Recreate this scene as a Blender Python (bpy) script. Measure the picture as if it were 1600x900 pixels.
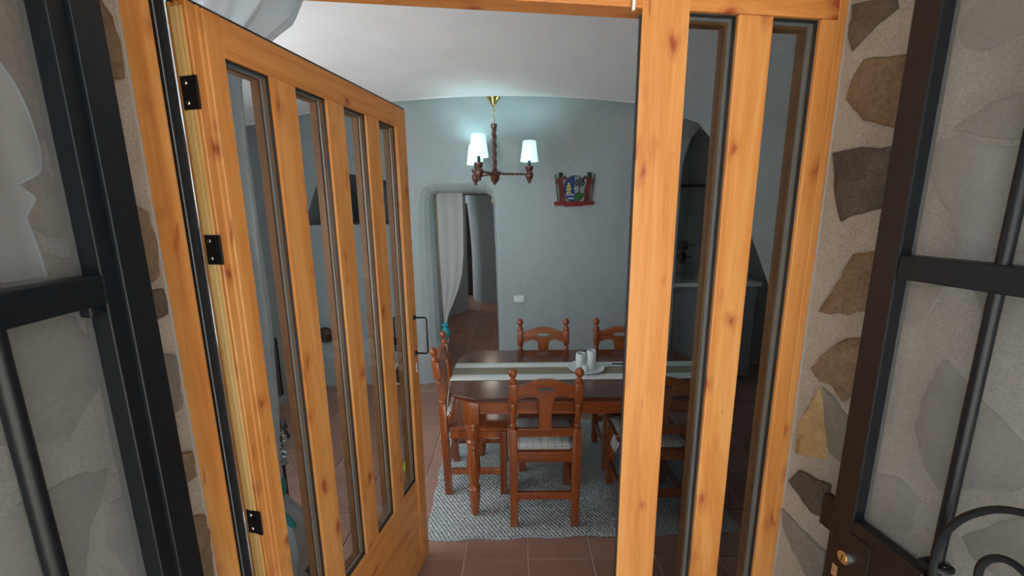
import bpy, bmesh, math, random
from mathutils import Vector, Matrix, noise
from mathutils.geometry import tessellate_polygon
PI = math.pi
random.seed(7)
for o in list(bpy.data.objects): bpy.data.objects.remove(o)
S = bpy.context.scene; C = S.collection

# ------------------------------------------------------------ camera, world, exposure
cd = bpy.data.cameras.new('camera'); cam = bpy.data.objects.new('camera', cd); C.objects.link(cam)
cd.sensor_fit = 'HORIZONTAL'; cd.sensor_width = 36; cd.lens = 628.5/1600*36; cd.clip_start = .02
cam.matrix_world = Matrix.Translation((0, 0, 1.70)) @ Matrix.Rotation(PI/2-.19, 4, 'X') @ Matrix.Rotation(-.0095, 4, 'Z')
S.camera = cam
W = bpy.data.worlds.new('overcast'); S.world = W; W.use_nodes = True
wb = W.node_tree.nodes['Background']; wb.inputs[0].default_value = (.88, .95, 1, 1); wb.inputs[1].default_value = 1.5
S.view_settings.view_transform = 'Standard'; S.view_settings.look = 'None'
S.view_settings.gamma = 1; S.view_settings.use_curve_mapping = False; S.view_settings.exposure = .55

FA_ = math.atan2(.1323, .9912)
def area(name, loc, rot, sx, sy, power, col):
    l = bpy.data.lights.new(name, 'AREA'); l.shape = 'RECTANGLE'; l.size = sx; l.size_y = sy; l.energy = power; l.color = col
    o = bpy.data.objects.new(name, l); C.objects.link(o); o.location = loc; o.rotation_euler = rot; return o
sl = bpy.data.lights.new('sun', 'SUN'); sl.energy = 18.0; sl.angle = .01; sl.color = (1, .95, .86)
so = bpy.data.objects.new('sun', sl); C.objects.link(so); so.rotation_euler = (math.radians(-27), math.radians(8), 0)   # from behind the house, onto the open patio
def point(name, loc, power, col, r=.03):
    l = bpy.data.lights.new(name, 'POINT'); l.energy = power; l.color = col; l.shadow_soft_size = r
    o = bpy.data.objects.new(name, l); C.objects.link(o); o.location = loc; return o
# added area fills that brighten the room and the dim back rooms
area('side_fill', (-2.06, 1.6, 1.55), (0, -PI/2, 0), 1.0, 1.1, 15, (.80, .93, 1))  # added fill from the left, set inside the added window
area('front_fill', (-1.45, .93, 1.55), (-PI/2, 0, FA_), 1.0, 1.1, 33, (.88, .95, 1))  # added frontal fill, no opening in the wall behind it
area('corridor_fill', (-.25, 5.6, 2.2), (0, 0, 0), .3, .3, 2.4, (1, .88, .72))  # added warm fill for the passage, not a known lamp
area('kitchen_fill', (2.9, 2.6, 1.7), (0, PI/2, 0), .6, .8, .12, (.7, .9, 1))  # added weak fill, the kitchen has no window here

# ------------------------------------------------------------ materials
MAT = {}
class NT:
    def __init__(s, name):
        s.m = bpy.data.materials.new(name); s.m.use_nodes = True; s.t = s.m.node_tree; s.n = s.t.nodes; s.l = s.t.links
        s.b = s.n['Principled BSDF']; s.out = s.n['Material Output']
    def node(s, t, **k):
        n = s.n.new(t)
        for a, v in k.items(): setattr(n, a, v)
        return n
    def link(s, a, b): s.l.new(a, b)
    def coords(s, scale=(1, 1, 1), kind='Object'):
        tc = s.node('ShaderNodeTexCoord'); mp = s.node('ShaderNodeMapping'); mp.inputs['Scale'].default_value = scale
        s.link(tc.outputs[kind], mp.inputs[0]); return mp.outputs[0]
    def noise(s, v, sc, det=4, rough=.55, dist=0):
        n = s.node('ShaderNodeTexNoise'); n.inputs['Scale'].default_value = sc; n.inputs['Detail'].default_value = det
        n.inputs['Roughness'].default_value = rough; n.inputs['Distortion'].default_value = dist
        s.link(v, n.inputs['Vector']); return n.outputs['Fac']
    def ramp(s, f, stops):
        r = s.node('ShaderNodeValToRGB'); e = r.color_ramp.elements
        while len(e) < len(stops): e.new(.5)
        for i, (p, c) in enumerate(stops): e[i].position = p; e[i].color = (*c, 1)
        s.link(f, r.inputs[0]); return r.outputs[0]
    def mix(s, f, a, b, mode='MIX'):
        n = s.node('ShaderNodeMix', data_type='RGBA', blend_type=mode)
        if isinstance(f, (int, float)): n.inputs[0].default_value = f
        else: s.link(f, n.inputs[0])
        for i, x in ((6, a), (7, b)):
            if isinstance(x, tuple): n.inputs[i].default_value = (*x, 1)
            else: s.link(x, n.inputs[i])
        return n.outputs[2]
    def bump(s, h, st=.3, d=.01):
        b = s.node('ShaderNodeBump'); b.inputs['Strength'].default_value = st; b.inputs['Distance'].default_value = d
        s.link(h, b.inputs['Height']); s.link(b.outputs[0], s.b.inputs['Normal'])
    def base(s, c):
        if isinstance(c, tuple): s.b.inputs['Base Color'].default_value = (*c, 1)
        else: s.link(c, s.b.inputs['Base Color'])
    def set(s, **k):
        for a, v in k.items(): s.b.inputs[a.replace('_', ' ')].default_value = v
def plain(name, col, rough=.6, metal=0, var=0.0, bump=0.0, sc=12, **k):
    t = NT(name)
    if var or bump:
        f = t.noise(t.coords(), sc)
        t.base(t.ramp(f, [(.3, tuple(c*(1-var) for c in col)), (.7, tuple(min(1, c*(1+var)) for c in col))]))
        if bump: t.bump(f, bump)
    else: t.base(col)
    t.set(Roughness=rough, Metallic=metal, **k); MAT[name] = t.m; return t.m
def wood(name, axis, dark, mid, light, knot, rough, knots=True, ring=1.0, coat=.0):
    """grain runs along the given local axis"""
    t = NT(name); sc = [1, 1, 1]; sc['XYZ'.index(axis)] = .07
    v = t.coords(tuple(sc)); tc = t.node('ShaderNodeObjectInfo')
    add = t.node('ShaderNodeVectorMath', operation='ADD'); t.link(v, add.inputs[0])
    cmb = t.node('ShaderNodeCombineXYZ')
    mu = t.node('ShaderNodeMath', operation='MULTIPLY'); mu.inputs[1].default_value = 37; t.link(tc.outputs['Random'], mu.inputs[0])
    for i in range(3): t.link(mu.outputs[0], cmb.inputs[i])
    t.link(cmb.outputs[0], add.inputs[1]); v2 = add.outputs[0]
    f = t.noise(v2, 16*ring, 5, .6, 1.2); g = t.noise(v2, 110*ring, 3, .6, .3)
    col = t.ramp(f, [(.30, dark), (.48, mid), (.66, light)])
    col = t.mix(.22, col, t.ramp(g, [(.35, dark), (.65, light)]))
    if knots:
        sk = [1, 1, 1]; sk['XYZ'.index(axis)] = .5
        vk = t.coords(tuple(sk)); ad = t.node('ShaderNodeVectorMath', operation='ADD'); t.link(vk, ad.inputs[0]); t.link(cmb.outputs[0], ad.inputs[1])
        nz = t.node('ShaderNodeTexNoise'); nz.inputs['Scale'].default_value = 22; t.link(ad.outputs[0], nz.inputs['Vector'])
        dm = t.node('ShaderNodeVectorMath', operation='SCALE'); dm.inputs['Scale'].default_value = .045; t.link(nz.outputs['Color'], dm.inputs[0])
        a2 = t.node('ShaderNodeVectorMath', operation='ADD'); t.link(ad.outputs[0], a2.inputs[0]); t.link(dm.outputs[0], a2.inputs[1])
        vo = t.node('ShaderNodeTexVoronoi'); vo.inputs['Scale'].default_value = 15; t.link(a2.outputs[0], vo.inputs['Vector'])
        k = t.ramp(vo.outputs['Distance'], [(.0, (1, 1, 1)), (.09, (.8, .8, .8)), (.15, (.35, .35, .35)), (.30, (0, 0, 0))])
        rgb = t.node('ShaderNodeRGBToBW'); t.link(k, rgb.inputs[0])
        col = t.mix(rgb.outputs[0], col, knot)
    if knots:
        sf_ = [1, 1, 1]; sf_['XYZ'.index(axis)] = .16; fl_ = t.noise(t.coords(tuple(sf_)), 48, 2, .5, .4)
        bw = t.node('ShaderNodeRGBToBW'); t.link(t.ramp(fl_, [(.70, (0, 0, 0)), (.76, (.6, .6, .6))]), bw.inputs[0]); col = t.mix(bw.outputs[0], col, knot)
    t.base(col); t.bump(g, .06, .002); t.set(Roughness=rough, Coat_Weight=coat, Coat_Roughness=.15); MAT[name] = t.m
PD, PM, PL, PK = (.47, .16, .034), (.61, .24, .056), (.70, .335, .105), (.30, .050, .018)
wood('pine_vertical', 'Z', PD, PM, PL, PK, .42)
wood('pine_horizontal', 'X', PD, PM, PL, PK, .42)
wood('pine_pale', 'Z', (.52, .28, .08), (.66, .42, .14), (.78, .55, .24), PK, .45, False)
CD, CM, CL = (.15, .030, .007), (.29, .068, .014), (.42, .115, .026)
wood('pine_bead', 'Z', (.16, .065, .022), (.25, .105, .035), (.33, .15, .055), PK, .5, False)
wood('cherry_vertical', 'Z', CD, CM, CL, CD, .28, False, 1, .4)
wood('cherry_horizontal', 'X', CD, CM, CL, CD, .28, False, 1, .4)
wood('cherry_table', 'X', (.06, .014, .007), (.09, .022, .010), (.13, .034, .014), CD, .22, False, .7, .6)
wood('chandelier_wood', 'Z', (.05, .015, .009), (.11, .032, .018), (.18, .06, .03), CD, .3, False, 2, .4)

t = NT('plaster'); v = t.coords()
n1 = t.noise(v, 1.1, 3); n2 = t.noise(v, 9, 5); n3 = t.noise(v, 90, 2)
t.base(t.mix(n1, (.385, .445, .465), (.435, .485, .50)))
ad = t.node('ShaderNodeMath', operation='MULTIPLY_ADD'); ad.inputs[1].default_value = .16; t.link(n2, ad.inputs[0]); t.link(n1, ad.inputs[2])
t.bump(ad.outputs[0], .55, .12); t.set(Roughness=.85); MAT['plaster'] = t.m
plain('plaster_neutral', (.47, .485, .49), .88, 0, .05, .3, 5)
plain('ceiling_plaster', (.86, .845, .85), .9, 0, .03, .25, 5)
t = NT('mortar'); v = t.coords(); a = t.noise(v, 6, 6); b = t.noise(v, 220, 3, .7)
t.base(t.mix(.35, t.ramp(a, [(.3, (.29, .255, .21)), (.7, (.43, .39, .335))]), t.ramp(b, [(.35, (.22, .20, .17)), (.65, (.6, .57, .52))])))
ad = t.node('ShaderNodeMath', operation='MULTIPLY_ADD'); ad.inputs[1].default_value = .2; t.link(b, ad.inputs[0]); t.link(a, ad.inputs[2])
t.bump(ad.outputs[0], .7, .012); t.set(Roughness=.95); MAT['mortar'] = t.m
def stone(name, c1, c2, c3):
    t = NT(name); v = t.coords(); a = t.noise(v, 9, 6, .65, .6); b = t.noise(v, 120, 4, .7)
    c = t.mix(.4, t.ramp(a, [(.32, c1), (.5, c2), (.68, c3)]), t.ramp(b, [(.35, c1), (.65, c3)]))
    t.base(c); ad = t.node('ShaderNodeMath', operation='MULTIPLY_ADD'); ad.inputs[1].default_value = .25; t.link(b, ad.inputs[0]); t.link(a, ad.inputs[2])
    t.bump(ad.outputs[0], .45, .010); t.set(Roughness=.9); MAT[name] = t.m
stone('stone_dark', (.045, .038, .032), (.085, .072, .06), (.17, .13, .09))
stone('stone_brown', (.12, .075, .04), (.2, .135, .08), (.30, .22, .14))
stone('stone_ochre', (.30, .19, .075), (.42, .29, .13), (.50, .38, .21))
stone('stone_grey', (.15, .135, .115), (.21, .19, .165), (.27, .25, .22))
stone('stone_pale', (.20, .185, .16), (.26, .24, .215), (.32, .30, .27))
t = NT('terracotta'); oi = t.node('ShaderNodeObjectInfo'); v = t.coords(); a = t.noise(v, 7, 5); b = t.noise(v, 60, 3)
c = t.ramp(a, [(.3, (.32, .17, .13)), (.7, (.46, .26, .20))])
c = t.mix(.5, c, t.ramp(oi.outputs['Random'], [(0, (.31, .16, .12)), (1, (.44, .245, .19))])); t.base(c)
t.bump(b, .12, .004); t.set(Roughness=.42); MAT['terracotta'] = t.m
plain('grout', (.60, .44, .38), .9, 0, .1, .2, 60)
plain('iron', (.0035, .006, .009), .42, 0, .25, .08, 60, Specular_IOR_Level=.4)
plain('iron_face', (.010, .0055, .0045), .45, 0, .25, .05, 40)
plain('black_metal', (.012, .012, .014), .35, .3)
plain('black_gasket', (.014, .018, .022), .45)
plain('spacer', (.50, .52, .53), .4, .3)
plain('chrome', (.62, .62, .6), .25, 1)
plain('brass', (.75, .52, .2), .25, 1)
plain('silicone', (.36, .38, .39), .5)
plain('white_ceramic', (.72, .76, .78), .2)
plain('white_plastic', (.82, .84, .84), .35)
plain('black_paint', (.012, .01, .01), .45)
plain('red_paint', (.22, .012, .010), .4, 0, .15)
plain('figure_red', (.14, .014, .009), .45, 0, .25)
plain('blue_paint', (.01, .04, .18), .4); plain('grey_paint', (.25, .29, .33), .5)
plain('green_paint', (.01, .11, .02), .4); plain('yellow_paint', (.62, .52, .16), .5); plain('pale_blue', (.35, .45, .62), .5)
plain('turquoise', (.02, .40, .48), .6, 0, .15, .2, 80)
plain('yellow_green', (.62, .72, .03), .6, 0, .2, .2, 60)
plain('dark_brown', (.05, .022, .014), .5, 0, .2)
plain('red_cloth', (.28, .02, .02), .8)
plain('steel', (.35, .37, .38), .35, .8)
plain('terrace', (.52, .48, .42), .9, 0, .12, .3, 20)
def cloth(name, c, trans, sheer=0.0, bsc=300):
    t = NT(name); v = t.coords(); b = t.noise(v, bsc, 2); t.base(c); t.set(Roughness=.9); t.bump(b, .3, .003)
    tr = t.node('ShaderNodeBsdfTranslucent'); tr.inputs[0].default_value = (*c, 1)
    m = t.node('ShaderNodeMixShader'); m.inputs[0].default_value = trans
    t.link(t.b.outputs[0], m.inputs[1]); t.link(tr.outputs[0], m.inputs[2]); o = m.outputs[0]
    if sheer:
        tp = t.node('ShaderNodeBsdfTransparent'); m2 = t.node('ShaderNodeMixShader'); m2.inputs[0].default_value = sheer
        t.link(o, m2.inputs[1]); t.link(tp.outputs[0], m2.inputs[2]); o = m2.outputs[0]
    t.link(o, t.out.inputs[0]); MAT[name] = t.m
cloth('curtain_cloth', (.52, .61, .66), .35, .06)
cloth('sheer_cloth', (.70, .72, .73), .45, .30)
cloth('passage_cloth', (.80, .80, .80), .5, .12)
# striped cloths
def striped(name, base, stripe, axis, freq, lo, hi, bump_sc=200):
    t = NT(name); v = t.coords(); sp = t.node('ShaderNodeSeparateXYZ'); t.link(v, sp.inputs[0])
    m = t.node('ShaderNodeMath', operation='MULTIPLY'); m.inputs[1].default_value = freq; t.link(sp.outputs['XYZ'.index(axis)], m.inputs[0])
    fr = t.node('ShaderNodeMath', operation='FRACT'); t.link(m.outputs[0], fr.inputs[0])
    c = t.ramp(fr.outputs[0], [(0, base), (lo, base), (lo+.01, stripe), (hi, stripe), (min(.999, hi+.01), base)])
    b = t.noise(v, bump_sc, 2); t.base(c); t.bump(b, .4, .003); t.set(Roughness=.9); MAT[name] = t.m
striped('cushion_cloth', (.60, .61, .59), (.36, .38, .37), 'X', 26, .44, .54)
plain('runner_white', (.72, .76, .74), .9, 0, .06, .3, 220)
plain('runner_taupe', (.27, .24, .17), .9, 0, .06, .3, 220)
t = NT('rug_weave'); v = t.coords()
def wv(rot, sc):
    mp = t.node('ShaderNodeMapping'); mp.inputs['Rotation'].default_value = (0, 0, rot); t.link(v, mp.inputs[0])
    w = t.node('ShaderNodeTexWave'); w.inputs['Scale'].default_value = sc; w.inputs['Distortion'].default_value = 1.2; w.inputs['Detail'].default_value = 1
    w.inputs['Detail Scale'].default_value = 3
    t.link(mp.outputs[0], w.inputs[0]); return w.outputs['Fac']
w1 = wv(.62, 17); w2 = wv(-.62, 17); ml = t.node('ShaderNodeMath', operation='MULTIPLY'); t.link(w1, ml.inputs[0]); t.link(w2, ml.inputs[1])
nn = t.noise(v, 60, 4)
c = t.ramp(ml.outputs[0], [(.0, (.42, .47, .48)), (.3, (.62, .68, .69)), (.9, (.80, .84, .84))])
t.base(t.mix(.3, c, t.ramp(nn, [(.35, (.42, .46, .47)), (.65, (.8, .84, .84))]))); t.bump(ml.outputs[0], 1, .012); t.set(Roughness=.95); MAT['rug_weave'] = t.m
def glass(name, tint, haze=0.0, dcol=(.5, .5, .48)):  # haze mixes in a diffuse film that imitates reflected light
    t = NT(name); tp = t.node('ShaderNodeBsdfTransparent'); tp.inputs[0].default_value = (*tint, 1)
    gl = t.node('ShaderNodeBsdfGlossy'); gl.inputs['Roughness'].default_value = .02 if not haze else .12
    fr = t.node('ShaderNodeFresnel'); fr.inputs['IOR'].default_value = 1.45
    m = t.node('ShaderNodeMixShader'); t.link(fr.outputs[0], m.inputs[0]); t.link(tp.outputs[0], m.inputs[1]); t.link(gl.outputs[0], m.inputs[2]); o = m.outputs[0]
    if haze:
        d = t.node('ShaderNodeBsdfDiffuse'); d.inputs[0].default_value = (*dcol, 1)
        m2 = t.node('ShaderNodeMixShader')
        nf = t.noise(t.coords((1, 1, 1)), 5, 4); r = t.node('ShaderNodeMapRange'); r.inputs[3].default_value = haze*.8; r.inputs[4].default_value = haze*1.2
        t.link(nf, r.inputs[0]); t.link(r.outputs[0], m2.inputs[0]); t.link(o, m2.inputs[1]); t.link(d.outputs[0], m2.inputs[2]); o = m2.outputs[0]
    ge = t.node('ShaderNodeNewGeometry'); tb_ = t.node('ShaderNodeBsdfTransparent'); m3 = t.node('ShaderNodeMixShader')   # inner faces let light pass once
    t.link(ge.outputs['Backfacing'], m3.inputs[0]); t.link(o, m3.inputs[1]); t.link(tb_.outputs[0], m3.inputs[2])
    t.link(m3.outputs[0], t.out.inputs[0]); t.n.remove(t.b); MAT[name] = t.m
glass('door_glass', (.56, .59, .60)); glass('gate_glass', (.82, .84, .84), .26, (.44, .44, .43))  # gate panes carry their reflected haze as a painted pale film
t = NT('lamp_shade'); t.base((.8, .95, .95)); t.set(Roughness=.8)
t.b.inputs['Emission Color'].default_value = (.62, .95, .96, 1); t.b.inputs['Emission Strength'].default_value = .62; MAT['lamp_shade'] = t.m

# ------------------------------------------------------------ mesh helpers
class B:
    def __init__(s): s.bm = bmesh.new()
    def faces(s, vs, fs):
        v = [s.bm.verts.new(p) for p in vs]
        for f in fs:
            try: s.bm.faces.new([v[i] for i in f])
            except ValueError: pass
        return s
    def box(s, x0, x1, y0, y1, z0, z1, bev=0):
        t = bmesh.new(); vs = [t.verts.new((x, y, z)) for x in (x0, x1) for y in (y0, y1) for z in (z0, z1)]
        for f in ((0, 1, 3, 2), (4, 6, 7, 5), (0, 4, 5, 1), (2, 3, 7, 6), (0, 2, 6, 4), (1, 5, 7, 3)): t.faces.new([vs[i] for i in f])
        if bev: bmesh.ops.bevel(t, geom=t.edges[:], offset=bev, segments=2, affect='EDGES', profile=.5)
        s.merge(t); return s
    def merge(s, t, M=None):
        if M: bmesh.ops.transform(t, matrix=M, verts=t.verts)
        me = bpy.data.meshes.new('t'); t.to_mesh(me); s.bm.from_mesh(me); bpy.data.meshes.remove(me); t.free()
    def prism(s, pts, a, b, plane='XZ', bev=0):
        """2-D outline extruded between a and b along the missing axis"""
        t = bmesh.new()
        def P(p, d): return {'XZ': (p[0], d, p[1]), 'XY': (p[0], p[1], d), 'YZ': (d, p[0], p[1])}[plane]
        v0 = [t.verts.new(P(p, a)) for p in pts]; v1 = [t.verts.new(P(p, b)) for p in pts]; n = len(pts)
        tri = tessellate_polygon([[Vector((p[0], p[1], 0)) for p in pts]])
        for q in tri:
            t.faces.new([v0[i] for i in q]); t.faces.new([v1[i] for i in reversed(q)])
        for i in range(n): t.faces.new((v0[i], v0[(i+1) % n], v1[(i+1) % n], v1[i]))
        bmesh.ops.recalc_face_normals(t, faces=t.faces)
        if bev:
            e = [e for e in t.edges if len(e.link_faces) == 2 and e.calc_face_angle(0) > .5]
            bmesh.ops.bevel(t, geom=e, offset=bev, segments=1, affect='EDGES')
        s.merge(t); return s
    def lathe(s, prof, c=(0, 0, 0), n=16, axis='Z'):
        vs = []; fs = []
        for r, z in prof:
            for k in range(n):
                a = 2*PI*k/n; p = (r*math.cos(a), r*math.sin(a), z)
                if axis == 'Y': p = (p[0], p[2], p[1])
                if axis == 'X': p = (p[2], p[0], p[1])
                vs.append((p[0]+c[0], p[1]+c[1], p[2]+c[2]))
        m = len(prof)
        for i in range(m-1):
            for k in range(n): fs.append((i*n+k, i*n+(k+1) % n, (i+1)*n+(k+1) % n, (i+1)*n+k))
        if prof[0][0] > 1e-4: fs.append(tuple(range(n)))
        if prof[-1][0] > 1e-4: fs.append(tuple((m-1)*n+k for k in range(n)))
        s.faces(vs, fs); return s
    def tube(s, pts, r, n=8, closed=False):
        P = [Vector(p) for p in pts]; m = len(P); vs = []; fs = []
        rr = r if isinstance(r, (list, tuple)) else [r]*m
        up = None
        for i in range(m):
            if closed: d = P[(i+1) % m]-P[i-1]
            else: d = P[min(i+1, m-1)]-P[max(i-1, 0)]
            d.normalize()
            if up is None: up = Vector((0, 0, 1)) if abs(d.z) < .9 else Vector((1, 0, 0))
            a = d.cross(up).normalized(); b = a.cross(d).normalized(); up = b
            for k in range(n):
                q = P[i]+(a*math.cos(2*PI*k/n)+b*math.sin(2*PI*k/n))*rr[i]; vs.append(tuple(q))
        for i in range(m if closed else m-1):
            j = (i+1) % m
            for k in range(n): fs.append((i*n+k, i*n+(k+1) % n, j*n+(k+1) % n, j*n+k))
        if not closed: fs.append(tuple(range(n))); fs.append(tuple((m-1)*n+k for k in range(n)))
        s.faces(vs, fs); return s
    def grid(s, f, nu, nv):
        vs = [f(i/nu, j/nv) for i in range(nu+1) for j in range(nv+1)]
        fs = [(i*(nv+1)+j, (i+1)*(nv+1)+j, (i+1)*(nv+1)+j+1, i*(nv+1)+j+1) for i in range(nu) for j in range(nv)]
        s.faces(vs, fs); return s
    def done(s, name, mat, parent=None, smooth=False, solid=0, M=None):
        bm = s.bm
        if M: bmesh.ops.transform(bm, matrix=M, verts=bm.verts)
        bmesh.ops.recalc_face_normals(bm, faces=bm.faces)
        me = bpy.data.meshes.new(name); bm.to_mesh(me); bm.free(); me.materials.append(MAT[mat])
        if smooth:
            me.polygons.foreach_set('use_smooth', [True]*len(me.polygons)); me.set_sharp_from_angle(angle=math.radians(38))
        o = bpy.data.objects.new(name, me); C.objects.link(o)
        if parent: o.parent = parent
        if solid:
            md = o.modifiers.new('thickness', 'SOLIDIFY'); md.thickness = solid; md.offset = 0
        return o
def tag(o, label, cat, group=None):
    o['label'] = label; o['category'] = cat
    if group: o['group'] = group
    return o
def thing(name, loc, rz=0, label=None, cat=None, group=None, kind=None):
    o = bpy.data.objects.new(name, None); C.objects.link(o); o.location = loc; o.rotation_euler = (0, 0, rz); o.empty_display_size = .1
    if label: tag(o, label, cat, group)
    if kind: o['kind'] = kind
    return o
def st(o): o['kind'] = 'structure'; return o
def dup(root, loc, rz, label):
    r = root.copy(); C.objects.link(r); r.location = loc; r.rotation_euler = (0, 0, rz); r['label'] = label
    for ch in [c for c in SRC[root.name]]:
        c = ch.copy(); C.objects.link(c); c.parent = r
        for g in [x for x in ch.children]:
            d = g.copy(); C.objects.link(d); d.parent = c
    return r
SRC = {}

# facade frame: u along the door plane, v into the room
L0 = Vector((-.679, .779, 0)); FD = Vector((.9912, .1323, 0)); FV = Vector((-.1323, .9912, 0)); FA = math.atan2(.1323, .9912)
R0 = Vector((.7345, .9676, 0)); RD = -FV
def fac(name, label=None, kind=None): return thing(name, L0, FA, kind=kind)

# ------------------------------------------------------------ room shell
XL, XR, YB = -2.1, 1.27, 3.78
door_out = [(-.945, 0), (-.945, .4), (-.935, 1.2), (-.91, 1.75), (-.875, 1.90), (-.80, 1.965), (-.70, 1.985), (-.35, 1.985), (-.22, 1.965), (-.15, 1.90), (-.125, 1.75), (-.115, 1.2), (-.105, .4), (-.105, 0)]
door_in = [(-.712, 0), (-.712, .4), (-.722, 1.2), (-.735, 1.70), (-.735, 1.80), (-.72, 1.85), (-.68, 1.868), (-.33, 1.872), (-.24, 1.868), (-.19, 1.84), (-.172, 1.75), (-.158, 1.2), (-.14, .4), (-.135, 0)]
niche = [(-1.93, 1.585), (-1.86, 1.74), (-1.78, 1.93), (-1.70, 2.01), (-1.55, 2.04), (-1.25, 2.03), (-1.12, 1.97), (-1.08, 1.85), (-1.07, 1.585)]
def walled(name, loops, y, plane, mat='plaster', M=None):
    ls = [[Vector((a, b, 0)) for a, b in l] for l in loops]; flat = [p for l in ls for p in l]
    tri = tessellate_polygon(ls)
    f = (lambda p: (p.x, y, p.y)) if plane == 'XZ' else (lambda p: (y, p.x, p.y))
    return B().faces([f(p) for p in flat], [tuple(q) for q in tri])
b = walled('w', [[(XL, 0), *door_out, (XR+.02, 0), (XR+.02, 2.8), (XL, 2.8)], niche], YB, 'XZ')
n = len(door_out)
rings = [(0, 0), (.30, .012), (.55, .035), (.78, .07), (.93, .115), (1, .17), (1, .42)]
vs = [(o[0]+(i[0]-o[0])*t, YB+d, o[1]+(i[1]-o[1])*t) for t, d in rings for o, i in zip(door_out, door_in)]
b.faces(vs, [(r*n+k, r*n+k+1, (r+1)*n+k+1, (r+1)*n+k) for r in range(len(rings)-1) for k in range(n-1)])
m = len(niche); vs = [(p[0], YB+d, p[1]) for d in (0, 1.6) for p in niche]
b.faces(vs, [(k, (k+1) % m, m+(k+1) % m, m+k) for k in range(m)]+[tuple(m+k for k in range(m))])
st(b.done('wall_back', 'plaster'))
arch = [(1.50, 0), (1.50, .55), (1.64, .88), (1.88, 1.232), (2.112, 1.521), (2.33, 1.77), (2.546, 2.009), (2.70, 2.15), (2.88, 2.27), (3.1, 2.345), (3.3, 2.35), (3.5, 2.27), (3.62, 2.1), (3.66, 1.8), (3.66, 0)]
b = walled('w', [[(.7, 0), *arch, (YB, 0), (YB, 2.8), (.7, 2.8)]], XR, 'YZ'); m = len(arch)
b.faces([(XR+d, p[0], p[1]) for d in (0, .22) for p in arch], [(k, k+1, m+k+1, m+k) for k in range(m-1)])
st(b.done('wall_right', 'plaster_neutral'))
b = B()   # left wall with a window opening added for room light
for y0, y1, z0, z1 in ((.3, 1.05, 0, 2.8), (2.15, YB+.05, 0, 2.8), (1.05, 2.15, 0, 1.0), (1.05, 2.15, 2.1, 2.8)): b.box(XL-.2, XL, y0, y1, z0, z1)
st(b.done('wall_left', 'plaster'))
w = thing('added_window_1', (XL-.1, 1.6, 1.55), kind='structure')  # unseen window, added to let more light into the room
B().box(-.03, .03, -.55, -.49, -.55, .55).box(-.03, .03, .49, .55, -.55, .55).box(-.03, .03, -.49, .49, -.55, -.49).box(-.03, .03, -.49, .49, .49, .55).box(-.02, .02, -.02, .02, -.49, .49).done('added_window_frame', 'pine_vertical', w)
B().box(-.004, .004, -.49, .49, -.49, .49).done('pane', 'door_glass', w)
w = thing('added_window_2', (-1.47, .80, 1.55), FA, kind='structure')  # unseen frame added on the solid wall to dress the front fill
B().box(-.56, -.50, -.01, .05, -.60, .60).box(.50, .56, -.01, .05, -.60, .60).box(-.50, .50, -.01, .05, -.60, -.54).box(-.50, .50, -.01, .05, .54, .60).box(-.02, .02, -.01, .05, -.54, .54).done('added_window_frame', 'pine_vertical', w)
def zc(x): return 2.525-.055*(x+.1)**2
def ceil(u, v):
    x = XL+(XR-XL)*u; y = .35+(3.15-.35)*v
    return (x, y, zc(x)+.012*noise.noise(Vector((x*1.3, y*1.3, 2))))
def vault(u, v):
    x = XL+(XR-XL)*u; y = 3.15+(YB+.002-3.15)*v
    k = max(0, (y-3.34)/(YB-3.34)); z = 2.60-.05*(x+.1)**2-.42*(1-math.sqrt(max(0, 1-k**2.0)))
    return (x, y, z)
b = B().grid(ceil, 40, 34)
b.grid(lambda u, v: (XL+(XR-XL)*u, 3.15, zc(XL+(XR-XL)*u)-.002+(v*.10)), 40, 1)
st(b.done('ceiling', 'ceiling_plaster', smooth=True))
st(B().grid(vault, 30, 40).done('ceiling_vault', 'plaster', smooth=True))
# roof slab above everything inside so that no sky leaks in
st(B().box(-2.6, 3.6, .75, 9.2, 2.82, 2.95).done('trim_1', 'plaster'))
# front wall inside face, above the head and beside the frame
def fbox(name, bxs, mat, kind=True):
    r = B()
    for q in bxs: r.box(*q)
    o = r.done(name, mat); o.location = L0; o.rotation_euler = (0, 0, FA)
    if kind: st(o)
    return o
fbox('wall_front', [(-1.75, -.004, 0, .12, -.02, 2.9), (1.430, 2.5, 0, .12, -.02, 2.9), (-.004, 1.430, 0, .12, 2.185, 2.9)], 'plaster')
# exterior: porch floor, soffit and outer faces of the thick wall
fbox('wall_outside_left', [(-2.6, -.03, -.90, -.0, -.05, 2.95)], 'mortar')
fbox('wall_outside_right', [(1.456, 3.6, -.90, -.0, -.05, 2.95)], 'mortar')
fbox('wall_lintel', [(-.03, 1.456, -.90, 0, 2.36, 2.95)], 'mortar')
st(B().box(-9, 9, -14, .9, -.12, -.012).done('terrace_floor', 'terrace'))
# passage behind the doorway
b = B()
b.faces([(-.75, 3.90, 0), (-.85, 4.3, 0), (-1.10, 5.4, 0), (-1.03, 6.2, 0), (-.9, 6.62, 0), (-.76, 6.85, 0), (-.9, 7.05, 0), (-2.2, 7.6, 0)] +
        [(-.75, 3.90, 2.4), (-.85, 4.3, 2.4), (-1.10, 5.4, 2.4), (-1.03, 6.2, 2.4), (-.9, 6.62, 2.4), (-.76, 6.85, 2.4), (-.9, 7.05, 2.4), (-2.2, 7.6, 2.4)],
        [(k, k+1, k+9, k+8) for k in range(7)])
st(b.done('wall_passage_left', 'plaster', smooth=True))
b = B(); far = [(-.83, 8.6), (-.80, 8.1), (-.76, 7.78), (-.69, 7.50), (-.55, 7.38), (-.3, 7.33), (.7, 7.3)]
def farx(k, z): return far[k][0] + (-.11*(max(0, (z-.7))/1.5)**1.6 if k < 5 else 0)
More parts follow.
